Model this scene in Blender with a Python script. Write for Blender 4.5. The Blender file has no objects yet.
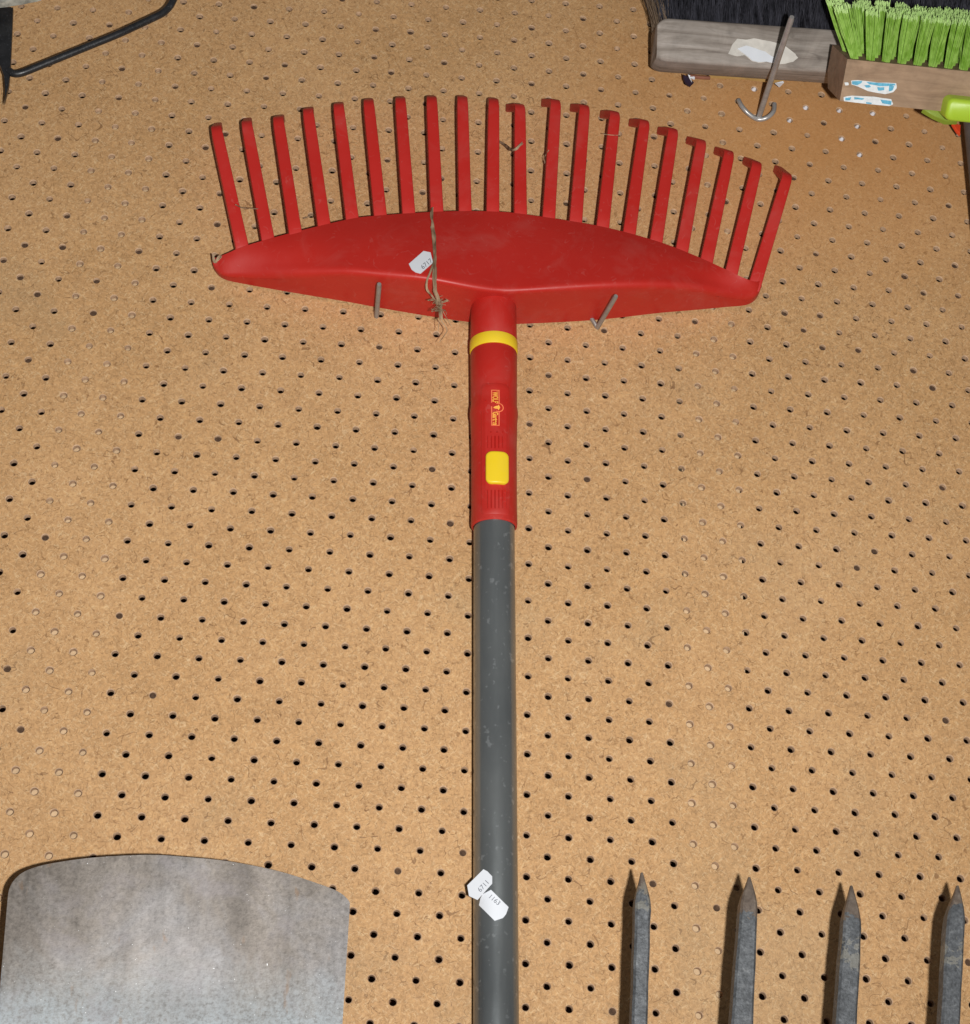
import bpy, bmesh, math, random
from mathutils import Vector, Matrix
from mathutils.bvhtree import BVHTree
random.seed(7)
C = bpy.context.scene.collection
MM = 0.001
# ------------------------------------------------------------------ camera
FPX = 1949.95
def _camera_matrix():
    # rotation vector of the board-to-camera pose (x right, y down, z into the board)
    w = Vector((-0.44887913, -0.10428586, 0.04009757)); th = w.length
    R = Matrix.Rotation(th, 3, w / th)
    A = Matrix(((1, 0, 0), (0, 0, -1), (0, 1, 0)))
    D = Matrix(((1, 0, 0), (0, -1, 0), (0, 0, -1)))
    return (D @ R @ A).transposed()
CAMR = _camera_matrix()
CAMP = Vector((-0.144202, -1.128512, -0.487064))

def ray(px, py):
    d = CAMR @ Vector(((px - 485) / FPX, -(py - 512) / FPX, -1))
    return CAMP, d
def P(px, py, h=0.0):
    """point seen at a pixel, h metres in front of the board face"""
    o, d = ray(px, py)
    s = (-h - o.y) / d.y
    return o + d * s
def pix(p):
    q = CAMR.transposed() @ (Vector(p) - CAMP)
    return Vector((485 + FPX * q.x / -q.z, 512 - FPX * q.y / -q.z))
def height_to(base, target):
    best = None
    for k in range(0, 1300):
        h = k * 1e-4
        e = (pix(Vector((base.x, -h, base.z))) - Vector(target)).length
        if best is None or e < best[0]: best = (e, h)
    return best[1]

# ------------------------------------------------------------------ materials
def new_mat(name):
    m = bpy.data.materials.new(name); m.use_nodes = True
    nt = m.node_tree; nt.nodes.clear()
    out = nt.nodes.new('ShaderNodeOutputMaterial'); b = nt.nodes.new('ShaderNodeBsdfPrincipled')
    nt.links.new(b.outputs[0], out.inputs[0])
    return m, nt, b
class N:
    """tiny node helper"""
    def __init__(s, nt):
        s.nt = nt
        s.co = nt.nodes.new('ShaderNodeTexCoord').outputs['Object']
    def n(s, t, **kw):
        x = s.nt.nodes.new(t)
        for k, v in kw.items(): setattr(x, k, v)
        return x
    def l(s, a, b): s.nt.links.new(a, b)
    def val(s, x, sock):
        if isinstance(x, (int, float)): sock.default_value = x
        elif isinstance(x, (tuple, list)): sock.default_value = tuple(x) + ((1,) if len(x) == 3 and len(sock.default_value) == 4 else ())
        else: s.l(x, sock)
    def mapping(s, scale=(1, 1, 1), loc=(0, 0, 0), rot=(0, 0, 0)):
        m = s.n('ShaderNodeMapping'); s.l(s.co, m.inputs[0])
        m.inputs['Scale'].default_value = scale; m.inputs['Location'].default_value = loc; m.inputs['Rotation'].default_value = rot
        return m.outputs[0]
    def noise(s, scale, detail=2, rough=.5, dist=0, vec=None):
        x = s.n('ShaderNodeTexNoise'); s.l(vec if vec is not None else s.co, x.inputs['Vector'])
        x.inputs['Scale'].default_value = scale; x.inputs['Detail'].default_value = detail
        x.inputs['Roughness'].default_value = rough; x.inputs['Distortion'].default_value = dist
        return x.outputs[0]
    def ramp(s, f, stops, interp='LINEAR'):
        r = s.n('ShaderNodeValToRGB'); s.l(f, r.inputs[0]); r.color_ramp.interpolation = interp
        e = r.color_ramp.elements
        while len(e) < len(stops): e.new(.5)
        for k, (p, c) in enumerate(stops):
            e[k].position = p
            if isinstance(c, (int, float)): c = (c, c, c)
            e[k].color = tuple(c) + (1,)
        return r.outputs[0]
    def mix(s, f, a, b, mode='MIX'):
        m = s.n('ShaderNodeMix', data_type='RGBA', blend_type=mode)
        s.val(f, m.inputs[0]); s.val(a, m.inputs[6]); s.val(b, m.inputs[7])
        return m.outputs[2]
    def math(s, op, a, b=0.0, c=None):
        m = s.n('ShaderNodeMath', operation=op); s.val(a, m.inputs[0]); s.val(b, m.inputs[1])
        if c is not None: s.val(c, m.inputs[2])
        return m.outputs[0]
    def bump(s, h, strength, dist=.001):
        b = s.n('ShaderNodeBump'); s.l(h, b.inputs['Height'])
        b.inputs['Strength'].default_value = strength; b.inputs['Distance'].default_value = dist
        return b.outputs[0]
    def fibre(s, scale, width, loc, dist=1.5):
        """thin broken hair-like lines: iso-lines of a noise"""
        v = s.mapping(loc=loc)
        f = s.noise(scale, 1, .4, dist, v)
        d = s.math('ABSOLUTE', s.math('SUBTRACT', f, .5))
        line = s.math('LESS_THAN', d, width)
        gate = s.math('GREATER_THAN', s.noise(scale * 2.3, 1, .5, 0, s.mapping(loc=(loc[2], loc[0], loc[1]))), .56)
        return s.math('MULTIPLY', line, gate)

def board_material():
    m, nt, b = new_mat('hardboard'); g = N(nt)
    base = g.ramp(g.noise(9, 4, .6, .4), [(.3, (.482, .277, .122)), (.7, (.550, .324, .152))])
    fine = g.noise(420, 3, .7, .6)
    base = g.mix(.40, base, g.ramp(fine, [(.3, .25), (.5, .5), (.72, .80)]), 'OVERLAY')
    for q, (ang, dark) in enumerate(((12, 1), (58, 0), (101, 1), (147, 0), (35, 0), (80, 1), (125, 0), (168, 1))):
        # short straight wood fibres pressed into the sheet, all directions
        mp = g.n('ShaderNodeMapping', vector_type='POINT'); g.l(g.co, mp.inputs[0]); mp.inputs['Rotation'].default_value = (0, math.radians(ang), 0)
        mp2 = g.n('ShaderNodeMapping'); g.l(mp.outputs[0], mp2.inputs[0]); mp2.inputs['Scale'].default_value = (.17, 1, 1); mp2.inputs['Location'].default_value = (q * 1.7, 0, q)
        fb = g.ramp(g.noise(760 + 60 * q, 1, .5, .15, mp2.outputs[0]), [(.63, 0), (.70, 1)])
        base = g.mix(g.math('MULTIPLY', fb, .36), base, (.24, .125, .05) if dark else (.74, .54, .31))
    blot = g.ramp(g.noise(60, 4, .7, 1.2), [(.35, .40), (.65, .58)])
    base = g.mix(.36, base, blot, 'OVERLAY')
    for sc, w, loc, col, a in ((70, .012, (1, 2, 3), (.20, .095, .035), .55), (110, .014, (4, 0, 7), (.22, .11, .04), .5),
                               (95, .013, (9, 5, 1), (.76, .56, .33), .32), (150, .018, (2, 8, 4), (.75, .55, .32), .32),
                               (48, .006, (6, 6, 2), (.16, .075, .03), .6), (190, .02, (3, 1, 8), (.2, .1, .04), .45)):
        f = g.fibre(sc, w * .8, loc)
        base = g.mix(g.math('MULTIPLY', f, a), base, col)
    # greyish stains, then an orange-brown tint centred at the upper right
    st = g.ramp(g.noise(6.5, 3, .55, .8, g.mapping(loc=(3.3, 0, 1.7))), [(.56, 0), (.68, 1)])
    base = g.mix(g.math('MULTIPLY', st, .14), base, (.33, .29, .19))
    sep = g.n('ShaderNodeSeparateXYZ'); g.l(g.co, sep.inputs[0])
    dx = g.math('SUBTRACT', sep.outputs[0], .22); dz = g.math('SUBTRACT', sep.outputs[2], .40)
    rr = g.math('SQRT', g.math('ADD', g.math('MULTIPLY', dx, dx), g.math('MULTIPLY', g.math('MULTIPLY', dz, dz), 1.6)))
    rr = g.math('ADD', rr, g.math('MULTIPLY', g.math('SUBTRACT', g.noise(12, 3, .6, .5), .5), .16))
    rust_hue = g.ramp(rr, [(.03, 1), (.23, 0)])
    base = g.mix(g.math('MULTIPLY', rust_hue, .68), base, (.52, .245, .085))
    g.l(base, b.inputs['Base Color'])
    rg = g.ramp(g.noise(200, 2, .6), [(.3, .48), (.7, .7)]); g.l(rg, b.inputs['Roughness'])
    b.inputs['Specular IOR Level'].default_value = .3
    g.l(g.bump(g.noise(500, 3, .7, .8), .35, .0006), b.inputs['Normal'])
    return m

def plastic(name, col, col2=None, rough=.38, scuff=.25, spec=.5):
    m, nt, b = new_mat(name); g = N(nt)
    base = g.ramp(g.noise(14, 3, .6), [(.3, col), (.7, col2 or col)])
    sc = g.fibre(75, .008, (1, 5, 2), .6)
    sp = g.ramp(g.noise(330, 2, .5), [(.72, 0), (.76, 1)])
    base = g.mix(g.math('MULTIPLY', g.math('MAXIMUM', sc, sp), scuff), base, (.75, .55, .5))
    dust = g.ramp(g.noise(30, 4, .7, .5, g.mapping(loc=(5, 1, 0))), [(.5, 0), (.75, 1)])
    base = g.mix(g.math('MULTIPLY', dust, .07), base, (.5, .4, .35))
    g.l(base, b.inputs['Base Color'])
    g.l(g.ramp(g.noise(40, 3, .6), [(.3, rough - .06), (.7, rough + .12)]), b.inputs['Roughness'])
    b.inputs['Specular IOR Level'].default_value = spec
    g.l(g.bump(g.noise(600, 2, .6), .12, .0004), b.inputs['Normal'])
    return m

def metal(name, c1, c2, rough=.4, metallic=.8, scale=60, stretch=(1, 1, 1), speck=None, speck_amt=.0, bump=.15):
    m, nt, b = new_mat(name); g = N(nt)
    v = g.mapping(scale=stretch)
    base = g.ramp(g.noise(scale, 4, .65, .3, v), [(.3, c1), (.7, c2)])
    if speck:
        s = g.ramp(g.noise(scale * 6, 2, .6), [(.62, 0), (.7, 1)])
        base = g.mix(g.math('MULTIPLY', s, speck_amt), base, speck)
    g.l(base, b.inputs['Base Color'])
    g.l(g.ramp(g.noise(scale * 1.5, 3, .6, 0, v), [(.3, max(.05, rough - .1)), (.7, rough + .12)]), b.inputs['Roughness'])
    b.inputs['Metallic'].default_value = metallic
    g.l(g.bump(g.noise(scale * 5, 3, .6), bump, .0005), b.inputs['Normal'])
    return m

def spade_material():
    m, nt, b = new_mat('worn_spade_steel'); g = N(nt)
    big = g.noise(14, 4, .65, .6)
    base = g.ramp(big, [(.3, (.165, .142, .122)), (.5, (.215, .190, .168)), (.72, (.26, .25, .25))])
    streak = g.noise(60, 4, .65, .2, g.mapping(scale=(1, 1, .14)))
    base = g.mix(.8, base, g.ramp(streak, [(.3, .34), (.7, .64)]), 'OVERLAY')
    fine = g.noise(420, 3, .75)
    base = g.mix(.45, base, g.ramp(fine, [(.3, .28), (.7, .72)]), 'OVERLAY')
    base = g.mix(.35, base, g.ramp(g.noise(110, 4, .7), [(.35, .34), (.65, .64)]), 'OVERLAY')
    sep = g.n('ShaderNodeSeparateXYZ'); g.l(g.co, sep.inputs[0])
    low = g.math('ADD', sep.outputs[2], g.math('MULTIPLY', g.math('SUBTRACT', g.noise(26, 5, .7, .6), .5), .055))
    clean = g.ramp(g.math('MULTIPLY_ADD', low, -14, -3.28), [(.1, 0), (.75, 1)])   # bare worn steel towards the socket
    base = g.mix(g.math('MULTIPLY', g.math('MULTIPLY', clean, g.ramp(fine, [(.35, .45), (.6, 1)])), .9), base, (.36, .41, .44))
    edge = g.ramp(g.noise(30, 4, .7, .5, g.mapping(loc=(7, 2, 2))), [(.55, 0), (.7, 1)])
    base = g.mix(g.math('MULTIPLY', edge, .4), base, (.24, .22, .23))
    rust_hue = g.ramp(g.noise(90, 3, .6, 0, g.mapping(loc=(0, 4, 9), scale=(1, 1, .4))), [(.66, 0), (.72, 1)])
    base = g.mix(g.math('MULTIPLY', rust_hue, .5), base, (.22, .13, .07))
    spk = g.ramp(g.noise(900, 1, .5), [(.78, 0), (.81, 1)])
    base = g.mix(spk, base, (.85, .87, .88))
    g.l(base, b.inputs['Base Color']); b.inputs['Metallic'].default_value = .4
    g.l(g.ramp(fine, [(.3, .36), (.7, .52)]), b.inputs['Roughness'])
    g.l(g.bump(g.noise(350, 4, .7), .15, .0005), b.inputs['Normal'])
    return m

def fork_material(k, ztip, tiplen, patch_z):
    m, nt, b = new_mat('forged_fork_steel'); g = N(nt)
    base = g.ramp(g.noise(170, 4, .7, .3, g.mapping(loc=(k, 0, 0))), [(.3, (.055, .060, .066)), (.55, (.105, .113, .122)), (.75, (.18, .188, .195))])
    base = g.mix(.7, base, g.ramp(g.noise(600, 2, .7), [(.3, .25), (.7, .75)]), 'OVERLAY')
    sep = g.n('ShaderNodeSeparateXYZ'); g.l(g.co, sep.inputs[0])
    nz = g.math('MULTIPLY', g.math('SUBTRACT', g.noise(140, 4, .7, .4, g.mapping(loc=(0, k, 0))), .5), .030)
    zz = g.math('ADD', sep.outputs[2], nz)
    up = g.math('GREATER_THAN', zz, ztip - tiplen)
    tipc = g.ramp(g.noise(200, 4, .7), [(.3, (.085, .06, .045)), (.6, (.19, .145, .11)), (.75, (.30, .26, .22))])
    base = g.mix(g.math('MULTIPLY', up, .85), base, tipc)
    d = g.math('ABSOLUTE', g.math('SUBTRACT', zz, patch_z))
    pt = g.math('MULTIPLY', g.math('LESS_THAN', d, .007), g.math('GREATER_THAN', g.noise(120, 3, .6, 0, g.mapping(loc=(k, 3, 1))), .47))
    base = g.mix(g.math('MULTIPLY', pt, .36), base, (.33, .31, .25))
    g.l(base, b.inputs['Base Color']); b.inputs['Metallic'].default_value = .2; b.inputs['Roughness'].default_value = .55
    g.l(g.bump(g.noise(420, 4, .7), .5, .0007), b.inputs['Normal'])
    return m

def wood(name, c1, c2, c3, stretch=(.06, 1, 1), scale=150, rough=.75):
    m, nt, b = new_mat(name); g = N(nt)
    v = g.mapping(scale=stretch)
    gr = g.noise(scale, 5, .7, .6, v)
    base = g.ramp(gr, [(.3, c1), (.5, c2), (.72, c3)])
    bl = g.ramp(g.noise(35, 4, .65, .8), [(.35, .38), (.65, .6)])
    base = g.mix(.7, base, bl, 'OVERLAY')
    dk = g.ramp(g.noise(60, 3, .6, 1, g.mapping(loc=(2, 3, 1), scale=(.4, 1, 1))), [(.62, 0), (.7, 1)])
    base = g.mix(g.math('MULTIPLY', dk, .4), base, tuple(x * .45 for x in c1))
    g.l(base, b.inputs['Base Color']); b.inputs['Roughness'].default_value = rough
    b.inputs['Specular IOR Level'].default_value = .25
    g.l(g.bump(gr, .35, .0008), b.inputs['Normal'])
    return m

def flat(name, col, rough=.6, var=.12, scale=80, metallic=0, spec=.4):
    m, nt, b = new_mat(name); g = N(nt)
    lo = tuple(max(0, c * (1 - var)) for c in col); hi = tuple(min(1, c * (1 + var)) for c in col)
    g.l(g.ramp(g.noise(scale, 3, .6), [(.3, lo), (.7, hi)]), b.inputs['Base Color'])
    b.inputs['Roughness'].default_value = rough; b.inputs['Metallic'].default_value = metallic
    b.inputs['Specular IOR Level'].default_value = spec
    return m

def strand_material(name, a, bcol, rough=.5, spec=.3):
    """colour varies from strand to strand"""
    m, nt, b = new_mat(name); g = N(nt)
    r = g.noise(260, 2, .5, 0, g.mapping(scale=(1, 1, .12)))
    g.l(g.ramp(r, [(.35, a), (.65, bcol)]), b.inputs['Base Color'])
    b.inputs['Roughness'].default_value = rough; b.inputs['Specular IOR Level'].default_value = spec
    return m

M = dict(
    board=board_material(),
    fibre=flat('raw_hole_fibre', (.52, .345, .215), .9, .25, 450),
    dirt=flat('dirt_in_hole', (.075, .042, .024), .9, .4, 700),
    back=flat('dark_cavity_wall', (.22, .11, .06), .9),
    batten=flat('pine_batten', (.56, .40, .24), .8, .15, 120),
    hole_speck=flat('speck_white', (.82, .80, .84), .35, .05),
    red=plastic('red_plastic', (.43, .014, .009), (.49, .019, .012), .46, .04),
    red_dusty=plastic('red_plastic_tine', (.47, .015, .010), (.53, .021, .016), .48, .05),
    yellow=plastic('yellow_plastic', (.80, .56, .015), (.84, .60, .02), .4, .0),
    orange=flat('orange_print', (.90, .42, .07), .5, .05),
    coral=flat('coral_print', (.85, .20, .08), .5, .05),
    tube=metal('grey_coated_tube', (.165, .183, .193), (.245, .265, .27), .24, .66, 34, (1, 1, .22), (.45, .48, .50), .5, .08),
    wire=metal('galvanised_wire', (.25, .23, .21), (.36, .34, .32), .4, .35, 120),
    darkwire=metal('dull_steel_wire', (.30, .29, .28), (.44, .43, .42), .3, .35, 120),
    spade=spade_material(),
    fork=metal('blue_grey_forged_steel', (.115, .135, .16), (.24, .265, .29), .55, .3, 160, (1, 1, .6), (.34, .31, .25), .45, .35),
    fork_tip=metal('worn_fork_tip', (.24, .185, .15), (.36, .29, .24), .55, .3, 130, (1, 1, .6), (.42, .38, .33), .4, .3),
    label=flat('white_sticker_paper', (.70, .73, .78), .6, .03),
    ink=flat('grey_ink', (.16, .17, .20), .7, .2),
    black_metal=metal('black_painted_steel', (.010, .011, .013), (.022, .023, .026), .38, .0, 120, (1, 1, 1), (.12, .13, .15), .35, .2),
    stone=flat('grey_mottled_edge', (.33, .33, .29), .8, .45, 160),
    oldwood=wood('weathered_grey_wood', (.17, .14, .118), (.30, .262, .23), (.42, .378, .345)),
    brushwood=wood('brown_brush_wood', (.25, .160, .10), (.33, .22, .14), (.39, .265, .175), (.12, 1, 1), 130, .6),
    paper=flat('torn_white_paper', (.62, .59, .54), .8, .15, 110),
    black_hair=strand_material('black_bristle', (.012, .012, .016), (.055, .055, .07), .45, .5),
    brown_hair=strand_material('brown_bristle', (.10, .07, .045), (.22, .16, .11)),
    green=strand_material('lime_bristle', (.19, .37, .04), (.33, .54, .11), .45, .4),
    green_tip=flat('pale_bristle_ends', (.50, .72, .26), .5, .15, 300),
    lime=plastic('lime_plastic', (.36, .55, .03), (.42, .60, .045), .35, .05),
    lime_shade=flat('shaded_lime_plastic', (.22, .30, .03), .5, .1),  # the lime again, darkened in colour for the socket's shadow side
    rim=metal('dark_spade_rim', (.05, .05, .055), (.12, .12, .125), .3, .6, 90),  # dark metal on the bevelled rim of the blade
    blue=flat('pale_blue_sticker', (.12, .42, .60), .45, .25, 400),
    white=flat('sticker_white', (.72, .75, .76), .5, .1, 400),
    grey_stick=flat('grey_stick', (.115, .10, .095), .6, .2, 90),
    orange_red=flat('orange_red_plastic', (.75, .07, .02), .45, .05),
    straw=strand_material('dry_root', (.14, .085, .048), (.46, .33, .21), .8, .2),
    dark_scrap=flat('dark_purple_scrap', (.02, .012, .03), .5, .2),
    yellow_scrap=flat('yellowed_strip', (.50, .30, .10), .7, .2),
    brown_scrap=flat('red_brown_strip', (.22, .085, .05), .7, .2),
)

# ------------------------------------------------------------------ object helpers
def link(name, bm, mat, parent=None, smooth=True, angle=35, mats=None):
    bmesh.ops.recalc_face_normals(bm, faces=bm.faces)
    if smooth:
        for f in bm.faces: f.smooth = True
        lim = math.radians(angle)
        for e in bm.edges:
            if len(e.link_faces) == 2 and e.calc_face_angle(0) > lim: e.smooth = False
    me = bpy.data.meshes.new(name); bm.to_mesh(me); bm.free()
    for x in (mats or [mat]): me.materials.append(x)
    o = bpy.data.objects.new(name, me); C.objects.link(o)
    if parent: o.parent = parent; o.matrix_parent_inverse = parent.matrix_world.inverted() if False else Matrix.Translation(-parent.location)
    return o
def tag(o, label=None, cat=None, group=None, kind=None):
    if label: o['label'] = label
    if cat: o['category'] = cat
    if group: o['group'] = group
    if kind: o['kind'] = kind
    return o
def thing(name, loc, label, cat, group=None):
    o = bpy.data.objects.new(name, None); o.location = loc; o.empty_display_size = .02; C.objects.link(o)
    return tag(o, label, cat, group)

def ring_sweep(bm, rings, close=True, caps=True, mat=0):
    vs = [[bm.verts.new(p) for p in r] for r in rings]
    n = len(vs[0])
    for a, b in zip(vs, vs[1:]):
        for k in range(n if close else n - 1):
            f = bm.faces.new((a[k], a[(k + 1) % n], b[(k + 1) % n], b[k])); f.material_index = mat
    if caps and close:
        for r in (vs[0][::-1], vs[-1]):
            try: bm.faces.new(r).material_index = mat
            except ValueError: pass
    return vs
def tube(bm, pts, r, n=10, caps=True, up=None, mat=0):
    pts = [Vector(p) for p in pts]
    rad = r if callable(r) else (lambda t: r)
    rings = []; prev = up
    for k, p in enumerate(pts):
        t = (pts[min(k + 1, len(pts) - 1)] - pts[max(k - 1, 0)]).normalized()
        if prev is None: prev = Vector((0, 1, 0)) if abs(t.y) < .9 else Vector((1, 0, 0))
        u = (prev - t * prev.dot(t)).normalized(); w = t.cross(u); prev = u
        R = rad(k / (len(pts) - 1))
        rings.append([p + (u * math.cos(a) + w * math.sin(a)) * R for a in (2 * math.pi * i / n for i in range(n))])
    ring_sweep(bm, rings, True, caps, mat)
def smooth_path(pts, n=8):
    pts = [Vector(p) for p in pts]; out = []
    for k in range(len(pts) - 1):
        a = pts[max(k - 1, 0)]; b = pts[k]; c = pts[k + 1]; d = pts[min(k + 2, len(pts) - 1)]
        for i in range(n):
            t = i / n
            out.append(.5 * ((2 * b) + (c - a) * t + (2 * a - 5 * b + 4 * c - d) * t * t + (3 * b - a - 3 * c + d) * t ** 3))
    return out + [pts[-1]]
def round_corners(pts, r, n=6):
    pts = [Vector(p) for p in pts]; out = [pts[0]]
    for a, b, c in zip(pts, pts[1:], pts[2:]):
        p = b + (a - b).normalized() * min(r, (a - b).length * .48); q = b + (c - b).normalized() * min(r, (c - b).length * .48)
        for i in range(n + 1):
            t = i / n; out.append(p * (1 - t) ** 2 + b * 2 * t * (1 - t) + q * t * t)
    return out + [pts[-1]]
def box_frame(bm, o, u, v, w, bev=0, mat=0):
    """box from corner o along the vectors u, v, w"""
    g = [bm.verts.new(o + u * a + v * b + w * c) for a in (0, 1) for b in (0, 1) for c in (0, 1)]
    fs = []
    for q in ((0, 1, 3, 2), (4, 6, 7, 5), (0, 4, 5, 1), (2, 3, 7, 6), (0, 2, 6, 4), (1, 5, 7, 3)):
        f = bm.faces.new([g[i] for i in q]); f.material_index = mat; fs.append(f)
    if bev:
        es = list({e for f in fs for e in f.edges})
        bmesh.ops.bevel(bm, geom=es, offset=bev, segments=3, profile=.5, affect='EDGES')
def slab(bm, outline, depth_vec, bev=0, mat=0):
    """closed outline of points extruded along depth_vec"""
    a = [bm.verts.new(p) for p in outline]; b = [bm.verts.new(Vector(p) + depth_vec) for p in outline]
    f1 = bm.faces.new(a); f2 = bm.faces.new(b[::-1]); n = len(a)
    es = list(f1.edges)
    for k in range(n): bm.faces.new((a[k], b[k], b[(k + 1) % n], a[(k + 1) % n]))
    for f in bm.faces: f.material_index = mat
    if bev: bmesh.ops.bevel(bm, geom=es, offset=bev, segments=3, profile=.5, affect='EDGES')

# ------------------------------------------------------------------ pegboard
PITCH = .0127
W = [[9.9e-05, 0.000771], [0.00019, 0.000811], [-0.000305, -0.000734], [-3e-05, 0.000519], [0.00063, -0.001524], [-0.000532, 0.0008],
     [0.000334, 0.000573], [-0.000281, -0.001946], [-9.8e-05, -0.001302], [-0.001245, 0.001196]]
def lattice(i, j):
    """board position of lattice node (i to the right, j down), with the slight unevenness of the drilled sheet"""
    x = i * PITCH; z = -j * PITCH; X = x * 3; Z = z * 3; k = 0
    cx = max(-1.3, min(1.2, X)); cz = max(-1.0, min(1.7, Z)); dx = dz = 0
    for a in range(4):
        for b in range(4 - a):
            f = cx ** a * cz ** b; dx += W[k][0] * f; dz += W[k][1] * f; k += 1
    return x + dx, z + dz
I0, I1, J0, J1 = -36, 34, -49, 29
THICK = .0042; RH = .00215; NS = 12
speck_px = [(753.3, 91), (805.3, 108.3), (839.7, 110.5), (872.3, 115), (788, 121.4), (857.7, 127), (841, 140), (858.7, 156)]
def make_pegboard():
    bm = bmesh.new()
    # shared corner verts of the cells
    nodes = {}
    def node(i, j, y=0):
        k = (i, j, y)
        if k not in nodes:
            x0, z0 = lattice(i, j); x1, z1 = lattice(i + 1, j + 1)
            nodes[k] = bm.verts.new(((x0 + x1) / 2, y, (z0 + z1) / 2))
        return nodes[k]
    for i in range(I0, I1):
        for j in range(J0, J1):
            c = [node(i - 1, j - 1), node(i, j - 1), node(i, j), node(i - 1, j)]   # tl, tr, br, bl
            if (i + j) % 2:
                bm.faces.new(c); continue
            x, z = lattice(i, j)
            rr = RH * random.uniform(.93, 1.06); x += random.gauss(0, .00012); z += random.gauss(0, .00012)
            rim = rr * random.uniform(1.12, 1.26)
            # ring starts at the top-left corner direction and runs clockwise
            ang = [math.radians(135) - 2 * math.pi * k / NS for k in range(NS)]
            R0 = [bm.verts.new((x + math.cos(a) * rim, 0, z + math.sin(a) * rim)) for a in ang]
            R1 = [bm.verts.new((x + math.cos(a) * rr, .00050, z + math.sin(a) * rr)) for a in ang]
            # fibre-clogged holes are common in the upper part of the sheet
            pc = .03 + .12 * max(0, min(1, (z - .08) / .25))
            clog = random.random() < pc; dep = random.uniform(.0016, .0030) if clog else THICK
            R2 = [bm.verts.new((x + math.cos(a) * rr, dep, z + math.sin(a) * rr)) for a in ang]
            if clog:
                cc = bm.verts.new((x + random.uniform(-.0008, .0008), dep - random.uniform(-.0003, .0006), z + random.uniform(-.0008, .0008)))
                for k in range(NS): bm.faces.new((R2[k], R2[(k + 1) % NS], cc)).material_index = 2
            q = NS // 4
            for s in range(4):
                a = c[s]; b = c[(s + 1) % 4]
                seg = [R0[(s * q + k) % NS] for k in range(q + 1)]
                mid = q // 2
                for k in range(q):
                    bm.faces.new((a if k <= mid - (q % 2 == 0) else b, seg[k + 1], seg[k]) if True else ())
                # triangle joining the two corners to the middle vertex
                sw = mid + (0 if q % 2 == 0 else 1)
                bm.faces.new((a, b, seg[sw]))
            for A, B in ((R0, R1), (R1, R2)):
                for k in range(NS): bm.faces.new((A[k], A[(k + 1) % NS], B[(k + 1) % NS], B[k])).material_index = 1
    # margins of plain board round the drilled field
    x0, z1 = nodes[(I0 - 1, J0 - 1, 0)].co.x, nodes[(I0 - 1, J0 - 1, 0)].co.z
    bmesh.ops.recalc_face_normals(bm, faces=bm.faces)
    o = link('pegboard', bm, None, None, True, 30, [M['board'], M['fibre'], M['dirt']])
    return o
board = make_pegboard()
tag(board, 'tan perforated hardboard panel filling the whole background, rows of small round holes', 'pegboard')
# timber battens that close the holes from behind
def batten(xa, xb, za, zb, lean=0):
    bm = bmesh.new(); y = THICK + .0006
    o = Vector((xa, y, za)); h = zb - za
    box_frame(bm, o, Vector((xb - xa, 0, 0)), Vector((lean, 0, h)), Vector((0, .03, 0)))
    return link('batten', bm, M['batten'], board, False)
batten(-24.55 * PITCH, -20.6 * PITCH, -.34, .62)
batten(7.55 * PITCH, 10.6 * PITCH, -.34, .62, .6 * PITCH * 2)
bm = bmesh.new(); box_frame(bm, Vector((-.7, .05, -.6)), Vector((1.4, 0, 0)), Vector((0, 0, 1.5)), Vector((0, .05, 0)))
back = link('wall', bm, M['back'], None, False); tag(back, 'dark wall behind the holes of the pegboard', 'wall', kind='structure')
# small white specks set into a few holes near the brooms
for px, py in speck_px:
    p = P(px, py, 0)
    j = -p.z / PITCH; i = p.x / PITCH
    best = min(((a, b) for a in range(int(i) - 2, int(i) + 3) for b in range(int(j) - 2, int(j) + 3) if (a + b) % 2 == 0),
               key=lambda t: (Vector(lattice(*t)) - Vector((p.x, p.z))).length)
    x, z = lattice(*best); bm = bmesh.new()
    r = .0012 + random.random() * .0005
    tube(bm, [(x, .0022, z), (x, .0004, z - .0003), (x + .0002, -.0006, z - .0005)], lambda t: r * (1.25 - .6 * t), 9)
    link('white_speck', bm, M['hole_speck'], board)

# ------------------------------------------------------------------ leaf rake
hipP = P(494, 300, .02)
rake = thing('leaf_rake', P(495, 1024, 0), 'red plastic leaf rake with twenty tines and a long grey tube handle', 'rake')
cols = [((212.5, 263, .008), (212, 261, .012), (214, 258, .016)),
        ((215, 271, .004), (214.6, 268, .010), (219, 256.5, .0145)),
        ((225, 279.5, .003), (224, 275, None), (228, 253, .0175)),
        ((250, 285, .002), (250, 275.5, None), (245, 246, .0215)),
        ((292, 292.5, .002), (291.5, 273.5, None), (290, 233.2, .026)),
        ((343, 301, .002), (343, 271.5, None), (345, 220, .027)),
        ((378, 307.5, .002), (378, 274, None), (372, 216, .027)),
        ((422, 315, .002), (424, 278, None), (430, 212, .027)),
        ((469, 322, .002), (473, 287, None), (465, 211, .027)),
        ((495, 323.5, .002), (500, 290.5, None), (493, 211.5, .027)),
        ((517, 324, .002), (522, 290.5, None), (520, 213.6, .027)),
        ((595, 320, .002), (604, 285.5, None), (597, 225.5, .027)),
        ((659, 313, .002), (667, 285, None), (655, 240.5, .027)),
        ((700, 309.5, .002), (705, 288.5, None), (695, 255.5, .026)),
        ((726, 307, .003), (729, 294, None), (725, 269, .025)),
        ((746, 305, .004), (748, 298, .012), (744, 278, .023)),
        ((756, 299, .006), (757.5, 294, .014), (755, 281.5, .020)),
        ((761, 288, .009), (762, 286, .015), (761, 280.5, .018))]
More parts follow.
